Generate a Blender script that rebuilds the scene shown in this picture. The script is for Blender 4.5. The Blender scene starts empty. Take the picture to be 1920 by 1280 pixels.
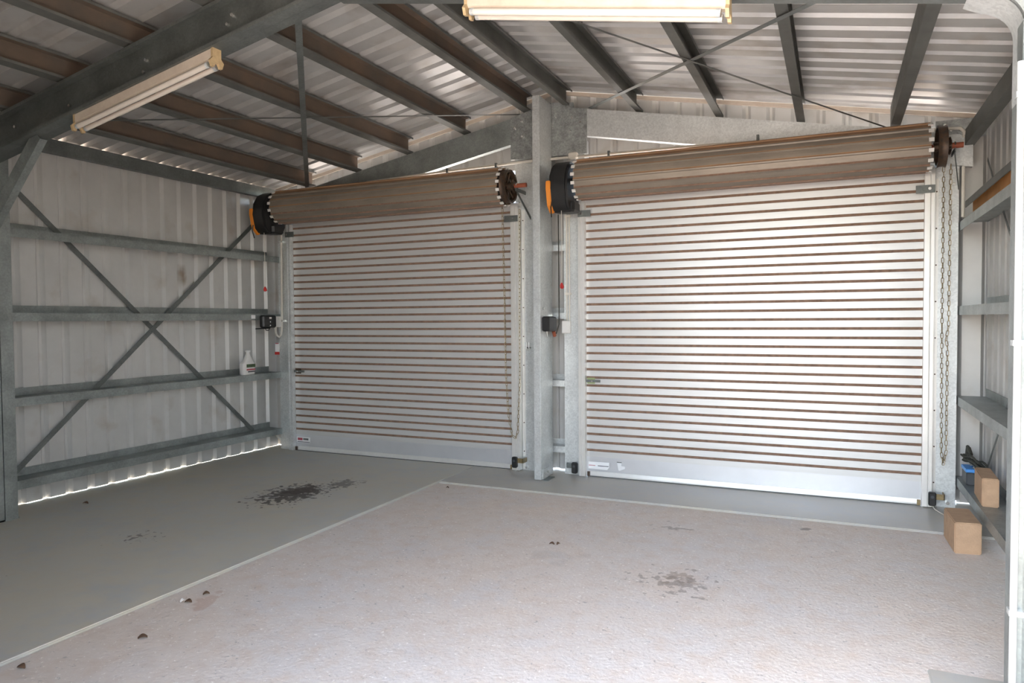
import bpy, math, random
from mathutils import Vector, Matrix
random.seed(7)
SC = bpy.context.scene
COL = SC.collection
PI = math.pi

# ------------------------------------------------------------------ camera
CAM_F, CAM_YAW, CAM_PITCH, CAM_ROLL = 1331.26, -0.4265, -0.0312, -0.0072
cd = bpy.data.cameras.new('camera')
cam = bpy.data.objects.new('camera', cd); COL.objects.link(cam)
cd.sensor_width = 36.0; cd.lens = CAM_F / 1920 * 36.0; cd.clip_start = 0.05; cd.clip_end = 300
fw = Vector((math.sin(CAM_YAW) * math.cos(CAM_PITCH), math.cos(CAM_YAW) * math.cos(CAM_PITCH), math.sin(CAM_PITCH)))
rt0 = Vector((math.cos(CAM_YAW), -math.sin(CAM_YAW), 0)); up0 = rt0.cross(fw)
rt = rt0 * math.cos(CAM_ROLL) + up0 * math.sin(CAM_ROLL)
up = -rt0 * math.sin(CAM_ROLL) + up0 * math.cos(CAM_ROLL)
m = Matrix((rt, up, -fw)).transposed().to_4x4(); m.translation = (0, 0, 1.5)
cam.matrix_world = m
SC.camera = cam

# ------------------------------------------------------------------ daylight
w = bpy.data.worlds.new('sky'); SC.world = w; w.use_nodes = True
wn = w.node_tree.nodes; wn.clear()
sky = wn.new('ShaderNodeTexSky'); sky.sky_type = 'NISHITA'; sky.sun_disc = False
sky.sun_elevation = math.radians(48); sky.sun_rotation = math.radians(242); sky.dust_density = 1.5
bg = wn.new('ShaderNodeBackground'); bg.inputs[1].default_value = 0.40
wo = wn.new('ShaderNodeOutputWorld')
hs = wn.new('ShaderNodeHueSaturation'); hs.inputs['Saturation'].default_value = 0.62   # hazy bright day
w.node_tree.links.new(sky.outputs[0], hs.inputs['Color']); w.node_tree.links.new(hs.outputs[0], bg.inputs[0]); w.node_tree.links.new(bg.outputs[0], wo.inputs[0])
sd = bpy.data.lights.new('sun', 'SUN'); sd.energy = 6.0; sd.angle = math.radians(0.53); sd.color = (1, 0.95, 0.87)
sun = bpy.data.objects.new('sun', sd); COL.objects.link(sun)
sdir = Vector((-0.66, -0.20, 1.0))           # towards the sun: from the open front and the left
sun.rotation_euler = sdir.to_track_quat('Z', 'Y').to_euler(); sun.location = (0, 0, 12)
vs = SC.view_settings
vs.view_transform = 'Standard'; vs.look = 'None'; vs.gamma = 1.0; vs.use_curve_mapping = False
vs.exposure = 2.28
SC.cycles.max_bounces = 9; SC.cycles.diffuse_bounces = 5; SC.cycles.glossy_bounces = 4
SC.cycles.sample_clamp_indirect = 6.0; SC.cycles.adaptive_threshold = 0.015

# ------------------------------------------------------------------ materials
MATS = {}
def mat(name, col, rough=0.6, metal=0.0, var=0.0, scale=8.0, col2=None, bump=0.0, bscale=60.0, stretch=None, spec=0.5, spangle=0.0, dust=None, dustamt=0.0):
    mt = bpy.data.materials.new(name); mt.use_nodes = True
    nt = mt.node_tree; N = nt.nodes; L = nt.links; b = N['Principled BSDF']
    b.inputs['Roughness'].default_value = rough; b.inputs['Metallic'].default_value = metal
    b.inputs['Specular IOR Level'].default_value = spec
    geo = N.new('ShaderNodeNewGeometry'); vec = geo.outputs['Position']
    if stretch:
        mp = N.new('ShaderNodeMapping'); mp.inputs['Scale'].default_value = stretch
        L.new(vec, mp.inputs[0]); vec = mp.outputs[0]
    c = (*col, 1); out = None
    if var > 0:
        n = N.new('ShaderNodeTexNoise'); n.inputs['Scale'].default_value = scale; n.inputs['Detail'].default_value = 6
        n.inputs['Roughness'].default_value = 0.62; L.new(vec, n.inputs[0])
        r = N.new('ShaderNodeMapRange'); r.inputs[1].default_value = 0.32; r.inputs[2].default_value = 0.68
        L.new(n.outputs[0], r.inputs[0])
        mx = N.new('ShaderNodeMix'); mx.data_type = 'RGBA'
        c2 = col2 if col2 else tuple(x * (1 - var) for x in col)
        mx.inputs[6].default_value = c; mx.inputs[7].default_value = (*c2, 1); L.new(r.outputs[0], mx.inputs[0]); out = mx.outputs[2]
    if spangle > 0:
        v = N.new('ShaderNodeTexVoronoi'); v.inputs['Scale'].default_value = 85; L.new(geo.outputs['Position'], v.inputs[0])
        sr = N.new('ShaderNodeSeparateColor'); L.new(v.outputs['Color'], sr.inputs[0])
        r2 = N.new('ShaderNodeMapRange'); r2.inputs[3].default_value = 1 - spangle; r2.inputs[4].default_value = 1 + spangle
        L.new(sr.outputs[0], r2.inputs[0])
        mm = N.new('ShaderNodeMix'); mm.data_type = 'RGBA'; mm.blend_type = 'MULTIPLY'; mm.inputs[0].default_value = 1
        if out: L.new(out, mm.inputs[6])
        else: mm.inputs[6].default_value = c
        L.new(r2.outputs[0], mm.inputs[7]); out = mm.outputs[2]
    if dust:
        n2 = N.new('ShaderNodeTexNoise'); n2.inputs['Scale'].default_value = 3.1; n2.inputs['Detail'].default_value = 8
        L.new(vec, n2.inputs[0])
        r3 = N.new('ShaderNodeMapRange'); r3.inputs[1].default_value = 0.62 - dustamt * 0.4; r3.inputs[2].default_value = 0.85 - dustamt * 0.3
        L.new(n2.outputs[0], r3.inputs[0])
        md = N.new('ShaderNodeMix'); md.data_type = 'RGBA'; md.inputs[7].default_value = (*dust, 1)
        if out: L.new(out, md.inputs[6])
        else: md.inputs[6].default_value = c
        L.new(r3.outputs[0], md.inputs[0]); out = md.outputs[2]
    if out: L.new(out, b.inputs['Base Color'])
    else: b.inputs['Base Color'].default_value = c
    if bump > 0:
        n3 = N.new('ShaderNodeTexNoise'); n3.inputs['Scale'].default_value = bscale; n3.inputs['Detail'].default_value = 5
        L.new(geo.outputs['Position'], n3.inputs[0])
        bp = N.new('ShaderNodeBump'); bp.inputs['Strength'].default_value = bump; bp.inputs['Distance'].default_value = 0.01
        L.new(n3.outputs[0], bp.inputs['Height']); L.new(bp.outputs[0], b.inputs['Normal'])
    MATS[name] = mt
    return mt

def smudge(src, name, spots, colr):
    mt = src.copy(); mt.name = name; nt = mt.node_tree; N = nt.nodes; L = nt.links; b = N['Principled BSDF']
    cur = b.inputs['Base Color'].links[0].from_socket
    geo = N.new('ShaderNodeNewGeometry')
    nz = N.new('ShaderNodeTexNoise'); nz.inputs['Scale'].default_value = 9; L.new(geo.outputs['Position'], nz.inputs[0])
    for (y, z, ry, rz, amt) in spots:
        mp = N.new('ShaderNodeMapping'); mp.inputs['Location'].default_value = (0, -y / ry, -z / rz); mp.inputs['Scale'].default_value = (0, 1 / ry, 1 / rz)
        L.new(geo.outputs['Position'], mp.inputs[0])
        ln = N.new('ShaderNodeVectorMath'); ln.operation = 'LENGTH'; L.new(mp.outputs[0], ln.inputs[0])
        ad = N.new('ShaderNodeMath'); ad.operation = 'ADD'; L.new(ln.outputs['Value'], ad.inputs[0]); L.new(nz.outputs[0], ad.inputs[1])
        r = N.new('ShaderNodeMapRange'); r.inputs[1].default_value = 0.7; r.inputs[2].default_value = 1.4; r.inputs[3].default_value = amt; r.inputs[4].default_value = 0
        L.new(ad.outputs[0], r.inputs[0])
        mx = N.new('ShaderNodeMix'); mx.data_type = 'RGBA'; L.new(r.outputs[0], mx.inputs[0]); L.new(cur, mx.inputs[6]); mx.inputs[7].default_value = (*colr, 1); cur = mx.outputs[2]
    L.new(cur, b.inputs['Base Color']); return mt
def floor_mat(name, cols, rough, stains, speck=0.0, bump=0.1, bscale=90, spec=0.4, scales=(0.7, 2.4, 9.0)):
    """Concrete: three tones mixed by noise, stains of their own shape at given places on the floor."""
    mt = bpy.data.materials.new(name); mt.use_nodes = True
    nt = mt.node_tree; N = nt.nodes; L = nt.links; b = N['Principled BSDF']
    b.inputs['Roughness'].default_value = rough; b.inputs['Specular IOR Level'].default_value = spec
    geo = N.new('ShaderNodeNewGeometry'); pos = geo.outputs['Position']
    def noise(s, d=6, vec=pos):
        n = N.new('ShaderNodeTexNoise'); n.inputs['Scale'].default_value = s; n.inputs['Detail'].default_value = d; n.inputs['Roughness'].default_value = 0.6
        L.new(vec, n.inputs[0]); return n.outputs[0]
    def rng(x, a, b_, lo=0.0, hi=1.0):
        r = N.new('ShaderNodeMapRange'); r.inputs[1].default_value = a; r.inputs[2].default_value = b_; r.inputs[3].default_value = lo; r.inputs[4].default_value = hi
        L.new(x, r.inputs[0]); return r.outputs[0]
    def mix(f, a, b_):
        x = N.new('ShaderNodeMix'); x.data_type = 'RGBA'
        L.new(f, x.inputs[0])
        if isinstance(a, tuple): x.inputs[6].default_value = (*a, 1)
        else: L.new(a, x.inputs[6])
        if isinstance(b_, tuple): x.inputs[7].default_value = (*b_, 1)
        else: L.new(b_, x.inputs[7])
        return x.outputs[2]
    def math_(op, a, b_):
        x = N.new('ShaderNodeMath'); x.operation = op
        for i, q in enumerate((a, b_)):
            if isinstance(q, (int, float)): x.inputs[i].default_value = q
            else: L.new(q, x.inputs[i])
        return x.outputs[0]
    c = mix(rng(noise(scales[0]), 0.38, 0.62), cols[0], cols[1])
    c = mix(rng(noise(scales[1]), 0.5, 0.75), c, cols[2])
    c = mix(rng(noise(scales[2], 8), 0.45, 0.75, 0, 0.75), c, cols[3])
    if speck > 0:
        c = mix(rng(noise(52, 3), 0.62, 0.70, 0, speck), c, tuple(min(1, x * 1.45) for x in cols[0]))
        c = mix(rng(noise(38, 3), 0.65, 0.72, 0, speck), c, tuple(x * 0.5 for x in cols[0]))
    for (cx, cy, rx, ry, ns, th, colr, amt) in stains:
        mp = N.new('ShaderNodeMapping'); mp.vector_type = 'POINT'
        mp.inputs['Location'].default_value = (-cx / rx, -cy / ry, 0); mp.inputs['Scale'].default_value = (1 / rx, 1 / ry, 0)
        L.new(pos, mp.inputs[0])
        ln = N.new('ShaderNodeVectorMath'); ln.operation = 'LENGTH'; L.new(mp.outputs[0], ln.inputs[0])
        fall = rng(ln.outputs['Value'], 0.0, 1.0, 1.0, 0.0)
        nz = noise(ns, 2)
        s = math_('ADD', math_('MULTIPLY', fall, 0.55), nz)
        mask = math_('MULTIPLY', rng(s, th, th + 0.07), rng(fall, 0.0, 0.12))
        c = mix(math_('MULTIPLY', mask, amt), c, colr)
    L.new(c, b.inputs['Base Color'])
    bp = N.new('ShaderNodeBump'); bp.inputs['Strength'].default_value = bump; bp.inputs['Distance'].default_value = 0.01
    L.new(noise(bscale, 6), bp.inputs['Height']); L.new(bp.outputs[0], b.inputs['Normal'])
    MATS[name] = mt
    return mt

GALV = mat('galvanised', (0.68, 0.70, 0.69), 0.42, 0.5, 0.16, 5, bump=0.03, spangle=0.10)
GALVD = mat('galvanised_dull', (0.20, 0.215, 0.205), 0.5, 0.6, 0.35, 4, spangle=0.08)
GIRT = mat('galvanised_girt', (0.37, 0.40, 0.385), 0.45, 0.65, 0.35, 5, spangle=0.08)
SPANG = mat('galvanised_spangle', (0.40, 0.42, 0.41), 0.45, 0.5, 0.45, 13, spangle=0.16)
BRIGHT = mat('bright_bolt', (0.75, 0.75, 0.72), 0.25, 0.9)
PURB = mat('dusty_purlin', (0.155, 0.105, 0.073), 0.7, 0.1, 0.45, 3, col2=(0.095, 0.08, 0.066))
PURG = mat('grey_purlin', (0.15, 0.152, 0.137), 0.6, 0.3, 0.4, 3)
CLAD = mat('wall_cladding', (0.58, 0.57, 0.545), 0.40, 0.3, 0.12, 2.5, dust=(0.42, 0.37, 0.31), dustamt=0.1)
ROOF = mat('roof_cladding', (0.60, 0.59, 0.57), 0.40, 0.45, 0.16, 2.0, dust=(0.36, 0.32, 0.28), dustamt=0.2)
STEEL = mat('door_steel', (0.66, 0.655, 0.64), 0.42, 0.35, 0.10, 3, stretch=(0.6, 1, 6))
STEELB = mat('door_steel_bottom', (0.68, 0.685, 0.70), 0.36, 0.5, 0.08, 3)
STEELD = mat('door_steel_dusty', (0.30, 0.255, 0.205), 0.5, 0.35, 0.25, 5, stretch=(0.5, 1, 1))
DUST = mat('red_dust', (0.29, 0.18, 0.125), 0.9, 0.0, 0.35, 22)
RUSTDUST = mat('roll_dust', (0.40, 0.235, 0.13), 0.85, 0.0, 0.3, 6, stretch=(0.4, 1, 1))
ALU = mat('guide_aluminium', (0.80, 0.785, 0.75), 0.36, 0.45, 0.1, 6)
BLACK = mat('black_plastic', (0.018, 0.018, 0.018), 0.45, 0.0, 0.3, 20)
DKSTEEL = mat('oily_steel', (0.055, 0.045, 0.038), 0.5, 0.5, 0.6, 30, col2=(0.12, 0.07, 0.04))
ORANGE = mat('orange_plastic', (0.78, 0.27, 0.03), 0.5)
RED = mat('red_plastic', (0.55, 0.035, 0.03), 0.5)
OXIDE = mat('red_oxide', (0.33, 0.085, 0.04), 0.65, 0.0, 0.3, 20)
WHITE = mat('white_plastic', (0.78, 0.76, 0.72), 0.45, 0.0, 0.06, 10)
CREAM = mat('aged_white', (0.62, 0.53, 0.43), 0.5, 0.0, 0.2, 14, col2=(0.55, 0.45, 0.36))
TUBE = mat('tube_glass', (0.70, 0.63, 0.55), 0.25, 0.0, 0.05, 10)
CAP = mat('yellowed_cap', (0.55, 0.40, 0.22), 0.5, 0.0, 0.25, 30)
CHAIN = mat('brassy_chain', (0.36, 0.27, 0.14), 0.45, 0.6, 0.4, 40)
CONDUIT = mat('conduit_plastic', (0.70, 0.66, 0.58), 0.5, 0.0, 0.1, 8)
LITEDGE = mat('lit_edge_white', (0.56, 0.56, 0.54), 0.35, 0.0, 0.08, 10)  # pale tone standing in for daylight on the column edge
BLOCK = mat('buff_block', (0.52, 0.345, 0.215), 0.92, 0.0, 0.18, 16, bump=0.25, bscale=160)
RUSTY = mat('brown_channel', (0.52, 0.27, 0.09), 0.7, 0.1, 0.3, 5)
BLUE = mat('blue_plastic', (0.08, 0.30, 0.72), 0.45)
DKGREY = mat('dark_grey_plastic', (0.06, 0.065, 0.07), 0.5)
ROPE = mat('dark_cable', (0.05, 0.05, 0.04), 0.6)
LEAF = mat('dead_leaf', (0.10, 0.055, 0.03), 0.8)
PALE = mat('pale_chip', (0.75, 0.70, 0.64), 0.8)
STICK = mat('sticker_white', (0.86, 0.86, 0.86), 0.4)
STICKR = mat('sticker_red', (0.45, 0.08, 0.10), 0.5)
STICKD = mat('sticker_dark', (0.06, 0.06, 0.07), 0.5)
GREEN = mat('label_green', (0.09, 0.14, 0.06), 0.5, 0, 0.5, 60)
BRASS = mat('brass_latch', (0.36, 0.42, 0.22), 0.4, 0.6)
FL_L = floor_mat('sealed_concrete', ((0.52, 0.52, 0.485), (0.57, 0.53, 0.435), (0.47, 0.48, 0.475), (0.57, 0.51, 0.40)), 0.5,
    [(-4.28, 4.78, 0.52, 0.75, 17, 0.80, (0.055, 0.042, 0.034), 0.9), (-4.30, 4.92, 0.22, 0.30, 9, 0.72, (0.05, 0.032, 0.026), 0.85),
     (-4.10, 5.25, 0.28, 0.35, 15, 0.80, (0.08, 0.07, 0.06), 0.7), (-4.4, 3.4, 0.6, 0.6, 20, 1.03, (0.08, 0.06, 0.05), 0.7),
     (-4.6, 2.4, 0.7, 0.6, 16, 1.03, (0.07, 0.055, 0.05), 0.7)], 0, 0.05, 60)
FL_S = floor_mat('sealed_concrete_strip', ((0.45, 0.44, 0.42), (0.49, 0.46, 0.39), (0.42, 0.42, 0.41), (0.50, 0.455, 0.38)), 0.4, [], 0, 0.04, 60, 0.5)
FL_D = floor_mat('dusty_concrete', ((0.70, 0.645, 0.60), (0.73, 0.63, 0.545), (0.67, 0.625, 0.595), (0.65, 0.525, 0.43)), 0.60,
    [(-0.80, 4.12, 0.26, 0.20, 12, 0.84, (0.33, 0.24, 0.17), 0.55), (-0.80, 4.05, 0.70, 0.62, 19, 0.95, (0.26, 0.21, 0.17), 0.6),
     (-1.0, 5.1, 0.7, 0.35, 12, 0.98, (0.28, 0.22, 0.18), 0.6), (-0.15, 5.45, 0.3, 0.2, 12, 0.95, (0.2, 0.16, 0.14), 0.7),
     (-1.6, 4.2, 0.6, 0.5, 5, 0.92, (0.50, 0.45, 0.41), 0.25), (-3.1, 2.78, 0.22, 0.30, 8, 0.86, (0.45, 0.24, 0.16), 0.35)], 0.75, 0.5, 48, 0.5)
DIRT = mat('red_dirt', (0.36, 0.28, 0.21), 0.95, 0.0, 0.25, 0.6, bump=0.2, bscale=9)

# ------------------------------------------------------------------ mesh helpers
class MB:
    def __init__(s): s.v = []; s.f = []; s.m = []
    def add(s, vs_, fs, mi=0):
        o = len(s.v); s.v += [tuple(x) for x in vs_]
        for i, f in enumerate(fs):
            s.f.append(tuple(a + o for a in f)); s.m.append(mi if isinstance(mi, int) else mi[i])
        return s
    def box(s, x0, x1, y0, y1, z0, z1, mi=0, bev=0.0):
        x0, x1 = min(x0, x1), max(x0, x1); y0, y1 = min(y0, y1), max(y0, y1); z0, z1 = min(z0, z1), max(z0, z1)
        if bev <= 0:
            return s.add([(x, y, z) for z in (z0, z1) for x, y in ((x0, y0), (x1, y0), (x1, y1), (x0, y1))],
                         [(0, 3, 2, 1), (4, 5, 6, 7), (0, 1, 5, 4), (1, 2, 6, 5), (2, 3, 7, 6), (3, 0, 4, 7)], mi)
        b = bev
        oct_ = lambda i: [(x0 + i, y0 + b + i * 0), ]
        def ring(ins, z):
            a0, a1, b0, b1 = x0 + ins, x1 - ins, y0 + ins, y1 - ins
            return [(a0 + b, b0, z), (a1 - b, b0, z), (a1, b0 + b, z), (a1, b1 - b, z), (a1 - b, b1, z), (a0 + b, b1, z), (a0, b1 - b, z), (a0, b0 + b, z)]
        vs_ = ring(b * 0.7, z0) + ring(0, z0 + b) + ring(0, z1 - b) + ring(b * 0.7, z1)
        fs = [tuple(range(7, -1, -1)), tuple(range(24, 32))]
        for k in range(3):
            for i in range(8):
                j = (i + 1) % 8; fs.append((k * 8 + i, k * 8 + j, k * 8 + 8 + j, k * 8 + 8 + i))
        return s.add(vs_, fs, mi)
    def ext(s, poly, A, B, mi=0):
        """closed outline poly, lofted from A(p) to B(p); A and B map outline points to 3D"""
        n = len(poly); vs_ = [A(p) for p in poly] + [B(p) for p in poly]
        fs = [(i, (i + 1) % n, n + (i + 1) % n, n + i) for i in range(n)]
        s.add(vs_, fs, mi if isinstance(mi, int) else list(mi))
        m0 = mi if isinstance(mi, int) else mi[0]
        s.add(vs_[:n], [tuple(range(n - 1, -1, -1))], m0); s.add(vs_[n:], [tuple(range(n))], m0)
        return s
    def tube(s, pts, r, n=8, mi=0, cap=True):
        pts = [Vector(p) for p in pts]; rings = []; last = None
        for i, p in enumerate(pts):
            d = (pts[min(i + 1, len(pts) - 1)] - pts[max(i - 1, 0)]).normalized()
            if last is None:
                a = d.orthogonal().normalized()
            else:
                a = (last - d * last.dot(d)).normalized()
            last = a; b = d.cross(a)
            rr = r[i] if isinstance(r, (list, tuple)) else r
            rings.append([p + (a * math.cos(2 * PI * k / n) + b * math.sin(2 * PI * k / n)) * rr for k in range(n)])
        vs_ = [v for q in rings for v in q]; fs = []
        for i in range(len(pts) - 1):
            for k in range(n):
                fs.append((i * n + k, i * n + (k + 1) % n, (i + 1) * n + (k + 1) % n, (i + 1) * n + k))
        if cap:
            fs.append(tuple(range(n - 1, -1, -1))); fs.append(tuple((len(pts) - 1) * n + k for k in range(n)))
        return s.add(vs_, fs, mi)
    def cyl(s, p0, p1, r, n=12, mi=0): return s.tube([p0, p1], r, n, mi)

WL = {}
def link(o, parent, loc):
    COL.objects.link(o); WL[o.name] = Vector(loc)
    if parent: o.parent = parent; o.location = Vector(loc) - WL[parent.name]
    else: o.location = loc
def tag(o, label=None, cat=None, group=None, kind=None):
    if label: o['label'] = label
    if cat: o['category'] = cat
    if group: o['group'] = group
    if kind: o['kind'] = kind
    return o
def ob(name, mb, mats, parent=None, label=None, cat=None, group=None, kind=None, smooth=False, bevel=0.0):
    if not isinstance(mats, (list, tuple)): mats = [mats]
    xs, ys, zs = zip(*mb.v)
    o0 = Vector(((min(xs) + max(xs)) / 2, (min(ys) + max(ys)) / 2, min(zs)))
    me = bpy.data.meshes.new(name); me.from_pydata([Vector(v) - o0 for v in mb.v], [], mb.f)
    for mt in mats: me.materials.append(mt)
    me.polygons.foreach_set('material_index', mb.m); me.update()
    import bmesh
    bm = bmesh.new(); bm.from_mesh(me); bmesh.ops.remove_doubles(bm, verts=bm.verts, dist=1e-6)
    bmesh.ops.recalc_face_normals(bm, faces=bm.faces)
    if bevel > 0:
        bmesh.ops.bevel(bm, geom=[e for e in bm.edges if e.is_manifold and e.calc_face_angle(0) > 0.6], offset=bevel, segments=2, affect='EDGES', clamp_overlap=True)
    bm.to_mesh(me); bm.free()
    if smooth:
        me.set_sharp_from_angle(angle=math.radians(38)) if hasattr(me, 'set_sharp_from_angle') else None
        me.shade_smooth(); me.set_sharp_from_angle(angle=math.radians(38))
    o = bpy.data.objects.new(name, me); link(o, parent, o0)
    return tag(o, label, cat, group, kind)
def thing(name, loc, label=None, cat=None, group=None, kind=None):
    o = bpy.data.objects.new(name, None); o.empty_display_size = 0.1; link(o, None, loc)
    return tag(o, label, cat, group, kind)
def dup(o, parent, d=(0, 0, 0), rx=None):
    c = o.copy(); loc = WL[o.name] + Vector(d); link(c, parent, loc)
    return c
def thin(pl, t):
    """open polyline -> closed outline of thickness t to its left side (mitred)"""
    n = len(pl); off = []
    for i in range(n):
        ds = []
        if i > 0: ds.append(Vector((pl[i][0] - pl[i-1][0], pl[i][1] - pl[i-1][1])).normalized())
        if i < n - 1: ds.append(Vector((pl[i+1][0] - pl[i][0], pl[i+1][1] - pl[i][1])).normalized())
        nn = sum((Vector((-d.y, d.x)) for d in ds), Vector((0, 0))).normalized()
        k = max(0.3, nn.dot(Vector((-ds[0].y, ds[0].x))))
        off.append((pl[i][0] + nn.x * t / k, pl[i][1] + nn.y * t / k))
    return list(pl) + off[::-1]
def arc(c, r, a0, a1, n): return [(c[0] + r * math.cos(a0 + (a1 - a0) * i / n), c[1] + r * math.sin(a0 + (a1 - a0) * i / n)) for i in range(n + 1)]

# ------------------------------------------------------------------ shed dimensions
XL, XR, XRIDGE = -6.11, 1.08, -2.515
YG, YF = 6.60, 0.90                        # gable cladding, unseen front edge placed to shape the daylight
SL = 0.1875
def raft(x): return 3.535 - SL * abs(x - XRIDGE)     # top of rafters
ROOFH = 0.20                                          # roof pans above rafter top
YD = 6.43                                             # door curtain
PITCH_S = 0.0768

# ---- ground outside
g = MB(); g.add([(-60, -60, -0.07), (60, -60, -0.07), (60, 60, -0.07), (-60, 60, -0.07)], [(0, 1, 2, 3)])
ob('ground', g, DIRT, kind='structure')
ob('added_bounce_slab', MB().box(-7.5, 3.0, 6.66, 13.0, -0.2, -0.03), FL_D, kind='structure')  # unseen pale slab added to bounce daylight up behind the doors

# ---- floor: dusty panel with the sealed slabs around it
fl = thing('floor', (-2.5, 3, -0.02), kind='structure')
ob('dusty_panel', MB().box(-3.335, 1.16, -3.0, 5.674, -0.20, -0.014), FL_D, fl)
ob('concrete_slab', MB().box(XL - 0.02, -3.345, YF - 0.1, 6.64, -0.20, 0), FL_L, fl, bevel=0.006)
ob('concrete_strip', MB().box(-3.341, 1.10, 5.680, 6.64, -0.20, 0), FL_S, fl, bevel=0.006)
ob('concrete_patch', MB().box(0.37, 1.10, 2.2, 3.46, -0.19, -0.006), FL_S, fl, bevel=0.006)

# ---- cladding: ribbed sheets, four ribs each
RIB = [(0.0, 0), (0.128, 0), (0.154, 1), (0.176, 1), (0.2, 0)]
def rib_poly(a0, a1, phase, h, extra=None):
    """profile points (a, d) from a0 to a1"""
    pts = [(a0, None)]; k = math.floor((a0 - phase) / 0.2) - 1
    ev = []
    while phase + k * 0.2 < a1 + 0.2:
        for q, d in RIB[:-1]: ev.append((phase + k * 0.2 + q, d * h))
        k += 1
    def val(a):
        for i in range(len(ev) - 1):
            if ev[i][0] <= a <= ev[i+1][0]:
                t = (a - ev[i][0]) / max(1e-9, ev[i+1][0] - ev[i][0]); return ev[i][1] * (1 - t) + ev[i+1][1] * t
        return 0
    brk = [q for q in (extra or []) if a0 + 1e-4 < q < a1 - 1e-4]
    xs = sorted(set([a0, a1] + [e[0] for e in ev if a0 + 1e-4 < e[0] < a1 - 1e-4] + brk))
    return [(a, val(a)) for a in xs]
def clad_sheet(name, parent, mt, a0, a1, phase, h, lo, hi, extra=None):
    """lo(a,d) / hi(a,d): 3D points at the two ends of the sheet"""
    pl = rib_poly(a0, a1, phase, h, extra)
    out = pl + [(a, d + 0.0025) for a, d in pl[::-1]]
    n = len(pl); mb = MB()
    vs_ = [lo(a, d) for a, d in out] + [hi(a, d) for a, d in out]; N2 = 2 * n
    fs = [(i, (i + 1) % N2, N2 + (i + 1) % N2, N2 + i) for i in range(N2)]
    for i in range(n - 1):
        fs.append((i, i + 1, N2 - 2 - i, N2 - 1 - i)); fs.append((N2 + i, N2 + i + 1, 2 * N2 - 2 - i, 2 * N2 - 1 - i))
    mb.add(vs_, fs)
    return ob(name, mb, mt, parent)
def span(a0, a1, w=0.8):
    n = max(1, round((a1 - a0) / w)); return [(a0 + (a1 - a0) * i / n, a0 + (a1 - a0) * (i + 1) / n) for i in range(n)]

def roofu(x): return raft(x) + ROOFH
CLADL = smudge(CLAD, 'wall_cladding_smudged', [(5.27, 1.98, 0.06, 0.14, 0.75), (5.31, 1.78, 0.07, 0.06, 0.5)], (0.20, 0.13, 0.07))
wl = thing('wall_left', (XL, 3, 0), kind='structure')
ph = 4.006 - 0.142
cuts = [ph + 0.2 * k for k in range(-25, 20, 4)]
cuts = [YF] + [c for c in cuts if YF + 0.2 < c < YG - 0.2] + [YG]
for i in range(len(cuts) - 1):
    zb = 0.002 + 0.003 * ((i * 7) % 3)
    clad_sheet('cladding_sheet', wl, CLADL, cuts[i], cuts[i+1], ph, 0.032, lambda a, d: (XL - d, a, zb), lambda a, d: (XL - d, a, roofu(XL) - 0.012))
wr = thing('wall_right', (XR, 5, 0), kind='structure')
ph = 6.53 - 0.17
for a0, a1 in span(YF, YG):
    clad_sheet('cladding_sheet', wr, CLAD, a0, a1, ph, 0.032, lambda a, d: (XR + d, a, 0.02), lambda a, d: (XR + d, a, roofu(XR) - 0.012))
wb = thing('wall_back', (-2.5, YG, 0), kind='structure')
ph = -2.339 - 0.142
LINT = 3.0
for s0, s1, z0 in ((XL, -5.80, 0.02), (-5.80, -2.82, LINT), (-2.82, -2.22, 0.012), (-2.22, 0.70, LINT), (0.70, XR, 0.02)):
    for a0, a1 in span(s0, s1):
        clad_sheet('cladding_sheet', wb, CLAD, a0, a1, ph, 0.03, lambda a, d: (a, YG + d, z0), lambda a, d: (a, YG + d, roofu(a) - 0.012), [XRIDGE])
# unseen front wall, assumed and placed to keep daylight off the left side
wf = thing('unseen_shade_wall', (-4.3, YF, 0), kind='structure')
for a0, a1 in span(XL, -2.0):
    clad_sheet('cladding_sheet', wf, CLAD, a0, a1, ph, 0.03, lambda a, d: (a, YF - d, 0.02), lambda a, d: (a, YF - d, roofu(a) - 0.004))
# roof
ce = thing('ceiling', (XRIDGE, 3, 3.5), kind='structure')
ph = 4.632 - 0.17
rc = [ph + 0.2 * k for k in range(-27, 12, 4)]
rc = [YF - 0.06] + [c for c in rc if YF < c < YG] + [YG + 0.05]
for i in range(len(rc) - 1):
    for sx, xe in ((-1, XL - 0.16), (1, XR + 0.16)):
        xr_ = XRIDGE + sx * 0.05
        clad_sheet('roof_sheet', ce, ROOF, rc[i], rc[i+1], ph, 0.03, lambda a, d: (xr_, a, roofu(xr_) + d), lambda a, d: (xe, a, roofu(xe) + d))
cp = MB()
for sx in (-1, 1):
    x1 = XRIDGE + sx * 0.2
    cp.add([(XRIDGE, YF, roofu(XRIDGE) + .045), (XRIDGE, YG + .05, roofu(XRIDGE) + .045), (x1, YG + .05, roofu(x1) + .038), (x1, YF, roofu(x1) + .038),
            (XRIDGE, YF, roofu(XRIDGE) + .049), (XRIDGE, YG + .05, roofu(XRIDGE) + .049), (x1, YG + .05, roofu(x1) + .042), (x1, YF, roofu(x1) + .042)],
           [(0, 1, 2, 3), (7, 6, 5, 4), (0, 4, 5, 1), (1, 5, 6, 2), (2, 6, 7, 3), (3, 7, 4, 0)])
ob('ridge_capping', cp, ROOF, ce)
# barge flashing strips where gable meets roof
for sx, xe, nm in ((-1, XL, 'trim_1'), (1, XR, 'trim_2')):
    zz = lambda x: roofu(x) - 0.004
    tr = MB().ext([(0, 0), (0.02, 0), (0.02, -0.035), (0, -0.035)], lambda p: (XRIDGE, YG - 0.024 + p[0], zz(XRIDGE) + p[1]), lambda p: (xe, YG - 0.024 + p[0], zz(xe) + p[1]))
    ob(nm, tr, CREAM, kind='structure')

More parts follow.
